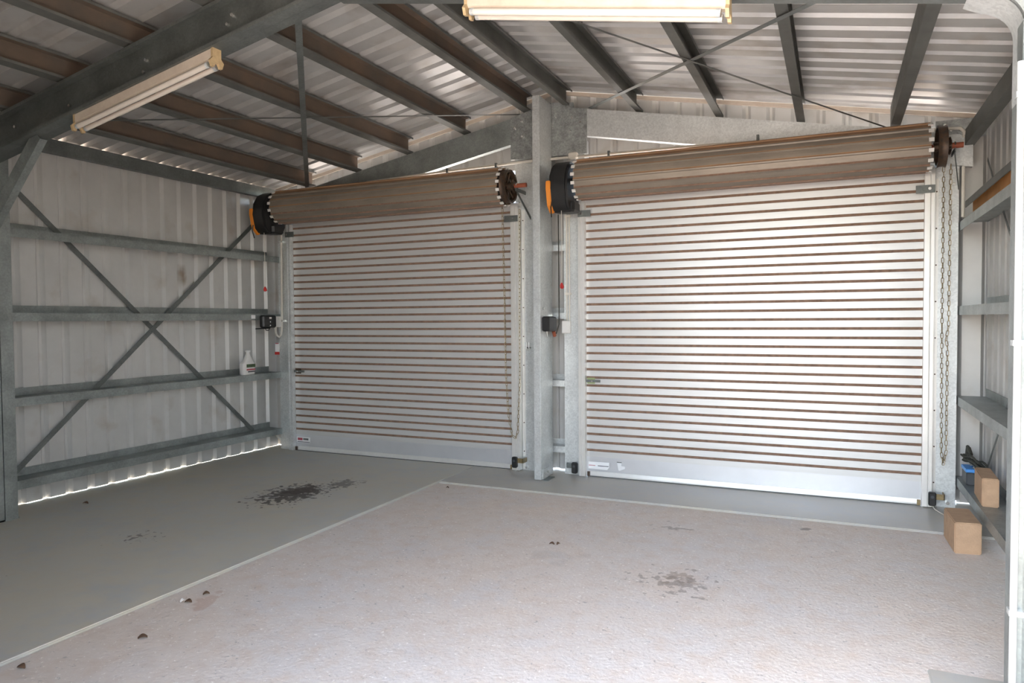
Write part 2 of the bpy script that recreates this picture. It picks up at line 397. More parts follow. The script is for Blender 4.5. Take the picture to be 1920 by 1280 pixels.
# corner flashings
for nm, x, s in (('trim_3', XL, 1), ('trim_4', XR, -1)):
    zt_ = roofu(x) - 0.02
    pl = [(0, 0), (s * 0.22, 0), (s * 0.22, 0.004), (-s * 0.004, 0.004), (-s * 0.004, -0.22), (0, -0.22)]
    ob(nm, MB().ext(pl, lambda p: (x - s * 0.042 + p[0], YG + 0.042 + p[1], 0.005), lambda p: (x - s * 0.042 + p[0], YG + 0.042 + p[1], zt_)), CLAD, kind='structure')

# ------------------------------------------------------------------ steel frame
T = 0.003
def C_outline(wd, fl_, lip=0.018, t=T):
    return thin([(fl_, lip), (fl_, 0), (0, 0), (0, wd), (fl_, wd), (fl_, wd - lip)], -t)
# purlins: C sections along the shed; web towards the room's middle line
PX = [-5.36, -4.73, -4.07, -3.38, -2.70]
ords = ['first', 'second', 'third', 'fourth', 'fifth']
def purlin(x, left, label, mt, y0=YF - 0.1, y1=6.47, h=0.165):
    s = -1 if left else 1
    z0 = raft(x) + 0.018
    pl = C_outline(h, 0.065)
    # web at x on the ridge side, flanges away from it
    f = (lambda p, y: (x - 0.065 + p[0], y, z0 + p[1] - SL * (0.065 - p[0]))) if left else (lambda p, y: (x + p[0], y, z0 + p[1] - SL * p[0]))
    mb = MB().ext(pl, lambda p: f(p, y0), lambda p: f(p, y1), [0, 0, 0, 0, 0, 0, 0, 1, 1, 1, 0, 0] if left else 0)
    return ob('roof_purlin', mb, mt, None, label, 'purlin', 'roof purlins')
for i, x in enumerate(PX[::-1]):
    purlin(x, True, 'brown dusty steel roof purlin on the left slope, %s from the ridge' % ords[i], [PURG, PURB])
for i, x in enumerate([-2.355, -1.67, -0.96, -0.30, 0.395]):
    purlin(x, False, 'grey steel roof purlin on the right slope, %s from the ridge' % ords[i], [PURG])
def eave(x, s, label):
    z0 = 2.915 if s < 0 else 2.80
    pl = C_outline(0.115, 0.065)
    return ob('eave_purlin', MB().ext(pl, lambda p: (x + s * p[0], YF if s < 0 else 3.2, z0 + p[1]), lambda p: (x + s * p[0], 6.50, z0 + p[1])), PURG if s > 0 else GALVD, None, label, 'purlin', 'eave purlins')
eave(-5.95, -1, 'dark steel eave purlin along the top of the left wall'); eave(0.895, 1, 'grey steel eave purlin along the top of the right wall')

# girts: Z sections along the side walls (front flange down, back flange up)
def girt(z, side, y0, y1, label, dep=0.2, mt=GIRT, name='wall_girt'):
    xw = XL if side < 0 else XR; s = 1 if side < 0 else -1
    fh = 0.066
    pl = thin([(dep, -fh), (dep, 0), (0.006, 0), (0.006, fh)], -T)
    o = MB().ext(pl, lambda p: (xw + s * p[0], y0, z + p[1]), lambda p: (xw + s * p[0], y1, z + p[1]), [0, 1, 0, 0, 0, 0, 0, 0] if len(pl) == 8 else 0)
    return ob(name, o, [mt, DUST if False else mt], None, label, 'girt', 'wall girts')
GZ = [0.238, 0.900, 1.577, 2.245]
rows = ['lowest', 'second lowest', 'second highest', 'highest']
for z, r_ in zip(GZ, rows):
    girt(z, -1, YF, 6.455, 'galvanised steel girt along the left wall, %s of four' % r_)
for z, r_ in zip([0.238, 0.872, 1.575, 2.225], rows):
    girt(z, 1, 3.2, 6.52, 'galvanised steel girt along the right wall, %s of four' % r_)

# portal frame nearest the camera: back-to-back C sections
def ccol(name, x_in, x_out, y0, y1, z1, label, mt=GIRT):
    t = thing(name, ((x_in + x_out) / 2, (y0 + y1) / 2, 0), label, 'column')
    ym = (y0 + y1) / 2; d = x_out - x_in; s = 1 if d > 0 else -1
    for side, yy in ((-1, y0), (1, y1)):
        web = ym + side * 0.004; fl_ = yy - web
        lip = 0.02
        pl = thin([(x_in + s * lip, web + fl_), (x_in, web + fl_), (x_in, web), (x_out, web), (x_out, web + fl_), (x_out - s * lip, web + fl_)], 0.003)
        ob('channel', MB().ext(pl, lambda p: (p[0], p[1], 0), lambda p: (p[0], p[1], z1)), mt, t)
    pb = MB().box(min(x_in, x_out) - 0.0, max(x_in, x_out), y0 - 0.01, y1 + 0.01, 0.0, 0.012)
    ob('base_plate', pb, GALVD, t)
    return t
cl = ccol('portal_column', -5.70, -5.90, 3.17, 3.35, raft(-5.8) - 0.02, 'galvanised double channel column at the left edge with a knee brace')
cr = ccol('portal_column', 0.622, 0.872, 3.16, 3.34, raft(0.75) - 0.02, 'galvanised double channel column at the right edge with a white strip for its daylit edge')
def rafter(name, x0, x1, y0, y1, dep, label, mt, double=True):
    t = thing(name, ((x0 + x1) / 2, (y0 + y1) / 2, raft((x0 + x1) / 2) - dep), label, 'rafter')
    ym = (y0 + y1) / 2
    for side, yy in (((-1, y0), (1, y1)) if double else ((1, y1),)):
        web = ym + side * 0.004 if double else y0
        fl_ = yy - web; lip = 0.02
        pl = thin([(web + fl_, -lip), (web + fl_, 0), (web, 0), (web, -dep), (web + fl_, -dep), (web + fl_, -dep + lip)], 0.003)
        ob('channel', MB().ext(pl, lambda p: (x0, p[0], raft(x0) + p[1]), lambda p: (x1, p[0], raft(x1) + p[1])), mt, t)
    return t
r1 = rafter('portal_rafter', -5.90, XRIDGE, 3.14, 3.29, 0.245, 'dark steel rafter across the top left carrying a light fitting', GALVD)
r2 = rafter('portal_rafter', XRIDGE, 0.80, 3.14, 3.29, 0.262, 'steel rafter along the top right edge carrying a light fitting', GALVD)
# bright bolts on the near rafter web
for bx, dz in ((-5.56, .15), (-5.35, .10), (-4.75, .14), (-4.02, .16), (-4.0, .09), (-3.30, .12), (-3.26, .08)):
    zc = raft(bx) - dz
    ob('bolt', MB().cyl((bx, 3.22, zc), (bx, 3.195, zc - 0.002), 0.011, 6), BRIGHT, r1)
# knee brace on the left
kb = MB()
A_, B_ = Vector((-5.71, 3.18, 2.16)), Vector((-5.07, 3.18, 2.81))
dv = (B_ - A_).normalized(); nv = Vector((-dv.z, 0, dv.x))
pl = thin([(-0.045, 0.05), (-0.045, 0), (0.045, 0), (0.045, 0.05)], -0.003)
kb.ext(pl, lambda p: A_ + nv * p[0] + Vector((0, p[1], 0)), lambda p: B_ + nv * p[0] + Vector((0, p[1], 0)))
ob('knee_brace', kb, GIRT, None, 'galvanised knee brace slanting from the left column up to the rafter', 'brace')
# haunch plate at the right knee with its curved inner edge
R0 = 0.13
cxn, czn = 0.622 - R0, 2.555
arcp = arc((cxn, czn), R0, 0, PI / 2 - math.atan(SL), 8)
hp = MB()
poly = [(0.622, 2.40)] + arcp + [(0.40, raft(0.40) - 0.262), (0.40, raft(0.4) - 0.05), (0.86, raft(0.86) - 0.03), (0.86, 2.40)]
hp.ext(poly, lambda p: (p[0], 3.155, p[1]), lambda p: (p[0], 3.135, p[1]))
hpo = ob('knee_plate', hp, SPANG, None, 'galvanised curved knee plate joining right column and rafter', 'bracket')
strip = [(0.621, 2.30)] + arcp + [(0.455, raft(0.455) - 0.263)]
cf = MB(); nv_ = len(strip)
for yy in (3.156, 3.335):
    for k, (px_, pz_) in enumerate(strip): cf.v.append((px_ - 0.001, yy, pz_ - 0.001))
for k in range(nv_ - 1): cf.f.append((k, k + 1, nv_ + k + 1, nv_ + k)); cf.m.append(0)
b0 = len(cf.v)
for yy in (3.156, 3.335):
    for k, (px_, pz_) in enumerate(strip): cf.v.append((px_ + 0.003, yy, pz_ + 0.003))
for k in range(nv_ - 1): cf.f.append((b0 + nv_ + k, b0 + nv_ + k + 1, b0 + k + 1, b0 + k)); cf.m.append(0)
ob('curved_flange', cf, GALV, hpo, smooth=True)

# gable frame: rafters, apex and knee plates, centre post, door jambs
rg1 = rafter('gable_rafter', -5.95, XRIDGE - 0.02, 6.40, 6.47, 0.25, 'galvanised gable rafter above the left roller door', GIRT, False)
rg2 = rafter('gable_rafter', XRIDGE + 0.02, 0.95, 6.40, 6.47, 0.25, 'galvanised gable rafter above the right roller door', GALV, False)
ap = MB().ext([(-2.90, 3.06), (-2.12, 3.045), (-2.12, raft(-2.12)), (-2.25, raft(-2.25)), (-2.25, raft(-2.25) + .05), (XRIDGE, raft(XRIDGE) + .03), (-2.90, raft(-2.9))],
              lambda p: (p[0], 6.398, p[1]), lambda p: (p[0], 6.384, p[1]))
apo = ob('apex_plate', ap, SPANG, None, 'mottled galvanised apex plate behind the centre post', 'bracket')
for bx, bz in ((-2.85, 3.36), (-2.78, 3.42), (-2.77, 3.27), (-2.43, 3.42), (-2.26, 3.39), (-2.28, 3.27), (-2.18, 3.34)):
    ob('bolt', MB().cyl((bx, 6.384, bz), (bx, 6.366, bz), 0.011, 6), BRIGHT, apo)
kp = MB().ext([(0.70, 2.90), (0.86, 2.89), (0.95, 2.84), (1.03, 2.86), (1.05, 3.00), (0.70, 3.00)], lambda p: (p[0], 6.398, p[1]), lambda p: (p[0], 6.384, p[1]))
kpo = ob('knee_plate', kp, SPANG, None, 'mottled galvanised plate at the top right corner above the chain wheel', 'bracket')
for bx, bz in ((0.76, 2.96), (0.80, 2.92), (0.93, 2.92)): ob('bolt', MB().cyl((bx, 6.384, bz), (bx, 6.366, bz), 0.012, 6), BRIGHT, kpo)
# centre post
po = thing('centre_post', (-2.5, 6.2, 0), 'galvanised steel centre post standing between the two roller doors', 'column')
pl = thin([(-2.465, 6.10), (-2.465, 6.07), (-2.54, 6.07), (-2.54, 6.375), (-2.465, 6.375), (-2.465, 6.35)], 0.003)
pl = [(-2.54, 6.07), (-2.47, 6.07), (-2.47, 6.378), (-2.54, 6.378)]
ob('channel', MB().ext(pl, lambda p: (p[0], p[1], 0.006), lambda p: (p[0], p[1], 3.545)), GALV, po, bevel=0.004)
ob('base_plate', MB().box(-2.47, -2.405, 6.085, 6.25, 0, 0.008), GALVD, po)
ob('base_cleat', MB().box(-2.469, -2.463, 6.10, 6.24, 0.006, 0.10), GALV, po)
for yy in (6.13, 6.21): ob('bolt', MB().cyl((-2.463, yy, 0.06), (-2.445, yy, 0.06), 0.011, 6), BRIGHT, po)
ob('bolt', MB().cyl((-2.47, 6.14, 1.60), (-2.455, 6.14, 1.60), 0.013, 8), BRIGHT, po)
ob('bolt', MB().cyl((-2.47, 6.33, 1.53), (-2.45, 6.33, 1.53), 0.015, 4), BRIGHT, po)
# jamb columns
def jamb(x0, x1, label, zt=2.98, open_right=True):
    s = 1
    pl = [(x0, 6.452), (x1, 6.452), (x1, 6.58), (x0, 6.58)]
    t = thing('door_jamb', ((x0 + x1) / 2, 6.5, 0), label, 'jamb')
    lipx = 0.02
    o = thin([(x0 + 0.03, 6.58), (x0, 6.58), (x0, 6.452), (x1, 6.452), (x1, 6.58), (x1 - 0.03, 6.58)], 0.003)
    ob('channel', MB().ext(o, lambda p: (p[0], p[1], 0.0), lambda p: (p[0], p[1], zt)), GALV, t)
    return t
j1 = jamb(-5.93, -5.70, 'dull galvanised jamb in the far left corner', 2.84)
j2 = jamb(-2.885, -2.60, 'galvanised jamb left of the centre post', 3.2)
j3 = jamb(-2.375, -2.165, 'galvanised jamb right of the centre post', 3.2)
j4 = jamb(0.65, 0.868, 'galvanised jamb at the right corner behind the hanging chain', 2.9)
ob('base_bolt', MB().cyl((0.815, 6.452, 0.035), (0.815, 6.43, 0.035), 0.014, 6), BRIGHT, j4)
ob('bolt', MB().cyl((0.83, 6.452, 2.52), (0.83, 6.43, 2.52), 0.013, 6), BRIGHT, j4)
ob('strut', MB().ext([(0, 0), (0.03, 0), (0.03, 0.02), (0, 0.02)], lambda p: (-6.05 + p[0], 6.46, 0.16 + p[1]), lambda p: (-5.90 + p[0], 6.50, 0.03 + p[1])), GALV, j1)
for xb in (-2.78, -2.20): ob('base_bolt', MB().cyl((xb, 6.452, 0.03), (xb, 6.432, 0.03), 0.012, 6), BRIGHT, j2 if xb < -2.5 else j3)
# short girts between centre post and right jamb
for z, r_ in zip((0.262, 0.905, 1.56, 2.215), rows):
    pl = thin([(6.45, -0.06), (6.45, 0), (6.59, 0), (6.59, .05)], -T)
    ob('gable_girt', MB().ext(pl, lambda p: (-2.60, p[0], z + p[1]), lambda p: (-2.375, p[0], z + p[1])), GALV, None, 'short galvanised girt right of the centre post, %s of four' % r_, 'girt', 'short gable girts')

# straps: thin flat braces
def strap(p0, p1, wdt, nrm, label, mt=GALVD, name='brace_strap', thick=0.002):
    p0, p1, nrm = Vector(p0), Vector(p1), Vector(nrm).normalized()
    d = (p1 - p0).normalized(); sd_ = d.cross(nrm).normalized()
    mb = MB().ext([(-wdt / 2, 0), (wdt / 2, 0), (wdt / 2, thick), (-wdt / 2, thick)], lambda p: p0 + sd_ * p[0] + nrm * p[1], lambda p: p1 + sd_ * p[0] + nrm * p[1])
    return ob(name, mb, mt, None, label, 'brace')
def rp(x, y, d=0.0): return (x, y, raft(x) + d)
strap(rp(-2.10, 6.42, .012), rp(0.42, 3.30, .004), 0.034, (SL, 0, 1), 'flat strap brace under the right roof rising from apex plate towards the viewer')
strap(rp(-2.30, 3.28, .002), rp(0.36, 6.42, .008), 0.026, (SL, 0, 1), 'flat strap brace under the right roof running down to the far right', PURG)
strap(rp(-2.86, 3.30, .002), rp(-5.42, 6.38, .01), 0.045, (-SL, 0, 1), 'flat strap brace under the left roof ending above the left roller door')
strap(rp(-5.50, 3.30, .004), rp(-2.78, 6.42, .010), 0.024, (-SL, 0, 1), 'thin strap brace crossing the left roof towards the apex', PURG)
strap((XL + 0.02, 3.32, 2.87), (XL + 0.02, 6.18, 0.24), 0.045, (1, 0, 0), 'flat strap brace on the left wall falling towards the far corner', GALVD)
strap((XL + 0.024, 3.52, 0.24), (XL + 0.024, 6.36, 2.72), 0.045, (1, 0, 0), 'flat strap brace on the left wall rising towards the far corner', GALVD)
strap((XR - 0.02, 6.50, 2.70), (XR - 0.02, 3.45, 0.24), 0.03, (-1, 0, 0), 'flat strap brace on the right wall falling towards the viewer', GALVD)
strap((XR - 0.026, 6.45, 0.24), (XR - 0.026, 3.45, 2.75), 0.03, (-1, 0, 0), 'flat strap brace on the right wall rising towards the viewer', GALVD)
# brown channel stored on the top right girt
bc = MB().ext(thin([(0.004, 0.0), (0.050, 0.0), (0.050, 0.122), (0.0, 0.122), (0.0, 0.080)], 0.003), lambda p: (0.888 + p[0], 3.3, 2.232 + p[1]), lambda p: (0.888 + p[0], 6.28, 2.232 + p[1]), 0)
bco = ob('steel_channel', bc, RUSTY, None, 'brown rusty steel channel lying on the top girt of the right wall', 'channel')
ob('lip_strip', MB().box(0.882, 0.8875, 3.3, 6.25, 2.308, 2.356), PURG, bco)

# ------------------------------------------------------------------ roller doors
W = 2.785
def slat_mesh():
    p = [(0.0, 0.0), (0.0, 0.0520), (0.006, 0.0550), (0.006, 0.0715), (0.0, 0.0745), (0.0, PITCH_S)]
    mb = MB(); n = len(p)
    for i in range(n - 1):
        a, b = p[i], p[i + 1]; mi = 1 if i in (1, 2, 3) else 0
        mb.add([(-W / 2, a[0], a[1]), (W / 2, a[0], a[1]), (W / 2, b[0], b[1]), (-W / 2, b[0], b[1])], [(0, 1, 2, 3)], mi)
    for i in range(n - 1):
        a, b = p[i], p[i + 1]
        mb.add([(-W / 2, a[0] + .002, a[1]), (W / 2, a[0] + .002, a[1]), (W / 2, b[0] + .002, b[1]), (-W / 2, b[0] + .002, b[1])], [(3, 2, 1, 0)], 0)
    return mb
def raw_mesh(name, mb, mats):
    me = bpy.data.meshes.new(name); me.from_pydata(mb.v, [], mb.f)
    for q in mats: me.materials.append(q)
    me.polygons.foreach_set('material_index', mb.m); me.update(); return me
SLAT = raw_mesh('slat', slat_mesh(), [STEEL, DUST])
def roll_slat_mesh():
    # a slat of the roll: slightly domed flat with a groove, x along, outwards = -y
    h = PITCH_S
    p = [(0.003, 0.0), (0.002, 0.020), (0.003, 0.046), (-0.006, 0.052), (-0.007, 0.064), (0.003, 0.071), (0.003, h)]
    mb = MB()
    for i in range(len(p) - 1):
        a, b = p[i], p[i + 1]
        mb.add([(-W / 2, a[0], a[1]), (W / 2, a[0], a[1]), (W / 2, b[0], b[1]), (-W / 2, b[0], b[1])], [(0, 1, 2, 3)], 1 if i in (4, 5) else 0)
    return mb
RS1 = raw_mesh('roll_slat', roll_slat_mesh(), [STEELD, DUST])
RS2 = raw_mesh('roll_slat_dusty', roll_slat_mesh(), [STEELD, RUSTDUST])
RS3 = raw_mesh('roll_slat_brown', roll_slat_mesh(), [RUSTDUST, DUST])
CLIP = raw_mesh('edge_clip', MB().box(-0.020, 0.014, -0.006, 0.004, 0.020, 0.048, 0), [WHITE])
RAX = (6.243, 2.775); NR = 15; RAP = PITCH_S / (2 * math.tan(PI / NR))
def linkmesh(name, me, parent, loc, rx=0.0):
    o = bpy.data.objects.new(name, me); o.rotation_euler = (rx, 0, 0); link(o, parent, loc); return o
def roller_door(nm, xc, label):
    t = thing(nm, (xc, YD, 0), label, 'roller door', kind='structure')
    z0 = 0.205 - PITCH_S * 0 - 0.0
    base = 0.196
    for i in range(33):
        linkmesh('slat', SLAT, t, (xc, YD, base - 0.0 + i * PITCH_S - 0.006))
    # bottom panel and rail
    bp = MB().box(xc - W / 2, xc + W / 2, YD, YD + 0.003, 0.045, base - 0.006)
    ob('bottom_panel', bp, STEELB, t)
    br = MB().ext([(0.004, 0.055), (-0.006, 0.052), (-0.014, 0.022), (-0.014, 0.010), (0.02, 0.010), (0.02, 0.055)], lambda p: (xc - W / 2 + 0.01, YD + p[0], p[1]), lambda p: (xc + W / 2 - 0.01, YD + p[0], p[1]))
    rl = ob('bottom_rail', br, ALU, t)
    ob('rubber_seal', MB().box(xc - W / 2 + 0.01, xc + W / 2 - 0.01, YD - 0.010, YD + 0.016, 0.002, 0.010), DKGREY, t)
    for sx in (-1, 1):
        xb = xc + sx * (W / 2 - 0.025)
        ob('rail_clip', MB().box(xb - 0.012, xb + 0.012, YD - 0.03, YD - 0.012, 0.008, 0.05), CHAIN if sx > 0 else DKSTEEL, t)
    # rolled-up part
    for k in range(NR):
        a = 2 * PI * (k + 0.35) / NR              # angle of slat centre, 0 = towards room (-y), growing upwards
        dy, dz = -math.cos(a), math.sin(a)
        me = RS1
        if 0.55 < a < 2.6: me = RS3 if a > 0.95 else RS2
        elif a <= 0.55 or a > 5.9: me = RS2 if a < 0.2 or a > 6.1 else RS2
        # local slat: z up, y=0 plane outwards -y ; rotate about x by -a
        R_ = Matrix.Rotation(-a, 3, 'X')
        c = Vector((xc, RAX[0] + dy * RAP, RAX[1] + dz * RAP)); off = R_ @ Vector((0, 0, -PITCH_S / 2))
        s_ = linkmesh('roll_slat', me, t, c + off, -a)
        for sx in (-1, 1):
            cl_ = bpy.data.objects.new('edge_clip', CLIP); COL.objects.link(cl_); cl_.parent = s_; cl_.location = (sx * (W / 2 + 0.004), 0, 0)
    ob('drum_core', MB().cyl((xc - W / 2 + 0.02, RAX[0], RAX[1]), (xc + W / 2 - 0.02, RAX[0], RAX[1]), RAP - 0.015, 24), DKSTEEL, t)
    ob('axle', MB().cyl((xc - W / 2 - 0.14, RAX[0], RAX[1]), (xc + W / 2 + 0.225, RAX[0], RAX[1]), 0.021, 14), OXIDE, t, smooth=True)
    # short curtain between roll and guides
    return t
DX = (-4.2925, -0.7525)
d1 = roller_door('door_1', DX[0], 'left corrugated steel roller door with rusty dust lines, in shade')
d2 = roller_door('door_2', DX[1], 'right corrugated steel roller door with rusty dust lines, brightly lit')

def guide(x0, x1, mirror, label, dull=False):
    """channel guide: broad face, groove, narrow flange with rivets; curtain side at x0 (or x1 if mirror)"""
    t = thing('door_guide', ((x0 + x1) / 2, 6.41, 0), label, 'guide', 'roller door guides')
    f = (lambda q: x1 - q) if mirror else (lambda q: x0 + q)
    wd = x1 - x0; mt = GALV if dull else ALU; zt = 2.60
    a = wd * 0.40
    pl = [(0, 6.372), (a - .004, 6.372), (a, 6.378), (a + .004, 6.372), (wd * 0.68, 6.372), (wd * 0.70, 6.45), (0.0, 6.45), (0.0, 6.437), (0.006, 6.437), (0.006, 6.424), (0.0, 6.424)]
    ob('channel', MB().ext(pl, lambda p: (f(p[0]), p[1], 0.008), lambda p: (f(p[0]), p[1], zt)), mt, t)
    ob('flange', MB().box(f(wd * 0.74), f(wd), 6.444, 6.451, 0.012, zt - 0.03), mt, t)
    if not dull:
        cp_ = MB(); n = 5
        for k in range(n):
            a0, a1 = k / n * PI / 2, (k + 1) / n * PI / 2
            pts = [(6.372 + 0.05 * (1 - math.cos(q)), zt + 0.05 * math.sin(q)) for q in (a0, a1)]
            xs = (f(0), f(wd * 0.68))
            cp_.add([(xs[0], pts[0][0], pts[0][1]), (xs[1], pts[0][0], pts[0][1]), (xs[1], pts[1][0], pts[1][1]), (xs[0], pts[1][0], pts[1][1])], [(0, 1, 2, 3)])
        cp_.add([(f(0), 6.372, zt), (f(wd * .68), 6.372, zt), (f(wd * .68), 6.45, zt), (f(0), 6.45, zt), (f(0), 6.45, zt + .05), (f(wd * .68), 6.45, zt + .05), (f(0), 6.422, zt + .05), (f(wd * .68), 6.422, zt + .05)], [(0, 1, 2, 3), (3, 2, 5, 4), (4, 5, 7, 6)])
        ob('end_cap', cp_, ALU, t)
    ob('stop_bracket', MB().box(f(-0.062), f(wd * 0.68), 6.360, 6.371, 2.455, 2.515), GALVD, t)
    ob('stop_bolt', MB().cyl((f(wd * .3), 6.36, 2.485), (f(wd * .3), 6.345, 2.485), 0.012, 6), BRIGHT, t)
    for k in range(9):
        z = 0.19 + k * 0.285
        xr_ = f(wd * 0.87)
        ob('rivet', MB().cyl((xr_, 6.444, z), (xr_, 6.438, z), 0.006, 6), DKSTEEL, t)
    return t
guide(-5.765, -5.68, True, 'dull galvanised guide at the left edge of the left door', True)
guide(-2.905, -2.785, False, 'bright guide between the left door and the centre post')
guide(-2.232, -2.143, True, 'bright guide at the left edge of the right door')
guide(0.632, 0.732, False, 'bright guide at the right edge of the right door beside the chain')

# motors at the left ends of the rolls
def motor(xc, label):
    t = thing('door_opener', (xc, 6.18, 2.5), label, 'motor', 'roller door motors')
    zc = 2.70
    body = [(6.30, 2.48), (6.10, 2.47), (6.035, 2.53), (6.00, 2.68), (6.02, 2.80), (6.08, 2.89), (6.17, 2.935), (6.30, 2.93), (6.36, 2.86), (6.36, 2.55)]
    ob('housing', MB().ext(body, lambda p: (xc - 0.045, p[0], p[1]), lambda p: (xc + 0.128, p[0], p[1])), BLACK, t, bevel=0.018, smooth=True)
    st = [(6.096, 2.46), (6.026, 2.525), (5.99, 2.68), (5.992, 2.745), (6.03, 2.745), (6.05, 2.6), (6.12, 2.48)]
    ob('coloured_cover', MB().ext(st, lambda p: (xc - 0.066, p[0], p[1]), lambda p: (xc - 0.022, p[0], p[1])), ORANGE, t, bevel=0.006)
    ob('power_lead', MB().tube([(xc + 0.0, 5.985, 2.56), (xc - 0.01, 5.98, 2.50), (xc - 0.02, 6.02, 2.42)], 0.006, 6), BLACK, t)
    ob('lower_case', MB().box(xc + 0.02, xc + 0.16, 6.12, 6.30, 2.475, 2.575, bev=0.02), BLACK, t)
    ring = [(xc + 0.06, 6.085 + 0, 2.52 + 0) for k in range(1)]
    ob('release_ring', MB().tube([(xc + 0.08 + 0.012 * math.cos(q), 6.095, 2.555 + 0.022 * math.sin(q)) for q in [2 * PI * k / 12 for k in range(13)]], 0.003, 5, cap=False), GALV, t)
    ob('mount_plate', MB().box(xc - 0.08, xc - 0.046, 6.17, 6.46, 2.62, 2.68), GALVD, t)
    return t
mo1 = motor(-5.845, 'black motor with orange cover at the left end of the left roll')
mo2 = motor(-2.315, 'black motor with orange cover beside the centre post')
def pull_cord(x, y, z0, z1, label):
    t = thing('release_cord', (x, y, z0), label, 'cord', 'motor release cords')
    ob('cord', MB().tube([(x, y, z1), (x + 0.004, y, (z0 + z1) / 2), (x, y, z0 + 0.05)], 0.003, 6), CONDUIT, t)
    ob('handle', MB().tube([(x, y, z0 + 0.055), (x, y, z0 + 0.035), (x + 0.004, y, z0 + 0.012), (x + 0.004, y, z0)], [0.006, 0.016, 0.020, 0.008], 8), RED, t, smooth=True)
pull_cord(-5.80, 6.10, 1.83, 2.54, 'thin cord with red handle hanging below the left motor')
pull_cord(-2.27, 6.10, 1.775, 2.53, 'thin cord with red handle hanging below the motor beside the post')

# chain wheels and hand chains at the right ends of the rolls
def chain_wheel(xc, door, label):
    t = bpy.data.objects.new('chain_wheel', None); link(t, door, (xc, RAX[0], 2.6)); t['label'] = label
    n = 28
    rim = MB()
    prof = [(-0.030, 0.138), (-0.030, 0.158), (-0.010, 0.150), (0.010, 0.150), (0.030, 0.158), (0.030, 0.138), (0.0, 0.130)]
    m_ = len(prof)
    vs_ = []
    for k in range(n):
        a = 2 * PI * k / n
        for px_, pr in prof: vs_.append((xc + px_, RAX[0] + pr * math.cos(a), RAX[1] + pr * math.sin(a)))
    fs = [(k * m_ + j, k * m_ + (j + 1) % m_, ((k + 1) % n) * m_ + (j + 1) % m_, ((k + 1) % n) * m_ + j) for k in range(n) for j in range(m_)]
    rim.add(vs_, fs); ob('rim', rim, DKSTEEL, t, smooth=True)
    for k in range(6):
        a = 2 * PI * k / 6 + 0.3
        ob('spoke', MB().tube([(xc - 0.012, RAX[0] + 0.03 * math.cos(a), RAX[1] + 0.03 * math.sin(a)), (xc, RAX[0] + 0.136 * math.cos(a), RAX[1] + 0.136 * math.sin(a))], 0.010, 6), DKSTEEL, t)
    ob('hub', MB().cyl((xc - 0.05, RAX[0], RAX[1]), (xc + 0.035, RAX[0], RAX[1]), 0.036, 14), DKSTEEL, t, smooth=True)
    sp = MB()
    for k in range(14):
        a = 2 * PI * k / 14
        sp.tube([(xc + 0.055, RAX[0] + .045 * math.cos(a), RAX[1] + .045 * math.sin(a)), (xc + 0.055, RAX[0] + .066 * math.cos(a), RAX[1] + .066 * math.sin(a))], [0.009, 0.004], 5)
    sp.cyl((xc + 0.045, RAX[0], RAX[1]), (xc + 0.065, RAX[0], RAX[1]), 0.048, 16)
    ob('sprocket', sp, DKSTEEL, t)
    # axle bracket
    ob('axle_bracket', MB().box(xc + 0.085, xc + 0.092, RAX[0] - 0.03, 6.452, RAX[1] - 0.055, RAX[1] - 0.022), GALVD, t)
    ob('bracket_stay', MB().ext([(0, 0), (0.006, 0), (0.006, 0.028), (0, 0.028)], lambda p: (xc + 0.085 + p[0], RAX[0], RAX[1] - 0.07 + p[1]), lambda p: (xc + 0.14 + p[0], 6.45, RAX[1] - 0.30 + p[1])), GALVD, t)
    ob('saddle_clamp', MB().tube([(xc + 0.088, RAX[0] + 0.026 * math.cos(q), RAX[1] + 0.026 * math.sin(q)) for q in [PI * k / 8 for k in range(9)]] , 0.005, 6), BRIGHT, t)
    return t
chain_wheel(-2.862, d1, 'oily dark chain wheel on the right end of the left roll')
chain_wheel(0.722, d2, 'oily dark chain wheel on the right end of the right roll')
lk = MB(); pts = [(0.0085 * math.cos(a) , 0, 0.0135 * (1 if math.sin(a) > 0 else -1) * (1 if abs(math.sin(a)) > .1 else 0) + 0.0085 * math.sin(a)) for a in [2 * PI * k / 10 + 0.3 for k in range(10)]]
pts.append(pts[0]); lk.tube(pts, 0.0026, 4, cap=False)
LINK = raw_mesh('link', lk, [CHAIN])
def hand_chain(strands, label, zbot_join):
    p0 = strands[0][0]
    t = thing('hand_chain', (p0[0], p0[1], zbot_join), label, 'chain')
    path = [Vector(p) for s in strands for p in s]
    # resample
    step = 0.0385; cur = path[0].copy(); acc = []; i = 0; k = 0
    acc.append((path[0], path[1] - path[0])); rem = step
    for a, b in zip(path[:-1], path[1:]):
        L_ = (b - a).length; d = (b - a).normalized(); s = rem
        while s < L_:
            acc.append((a + d * s, d)); s += step
        rem = s - L_
    for k, (p, d) in enumerate(acc):
        o = bpy.data.objects.new('link', LINK)
        q = Vector(d).normalized().to_track_quat('Z', 'Y')
        o.rotation_mode = 'QUATERNION'; o.rotation_quaternion = q @ Matrix.Rotation((k % 2) * PI / 2 * 0.85 + random.uniform(-.25, .25) + 0.2, 4, 'Z').to_quaternion()
        link(o, t, p)
    return t
hand_chain([[(-2.958, 6.30, 2.60), (-2.942, 6.30, 1.9), (-2.930, 6.30, 0.95), (-2.905, 6.30, 0.55), (-2.875, 6.315, 0.36), (-2.845, 6.33, 0.335), (-2.825, 6.34, 0.40), (-2.805, 6.35, 0.9), (-2.80, 6.36, 2.55)]], 'thin hand chain looping beside the centre post', 0.33)
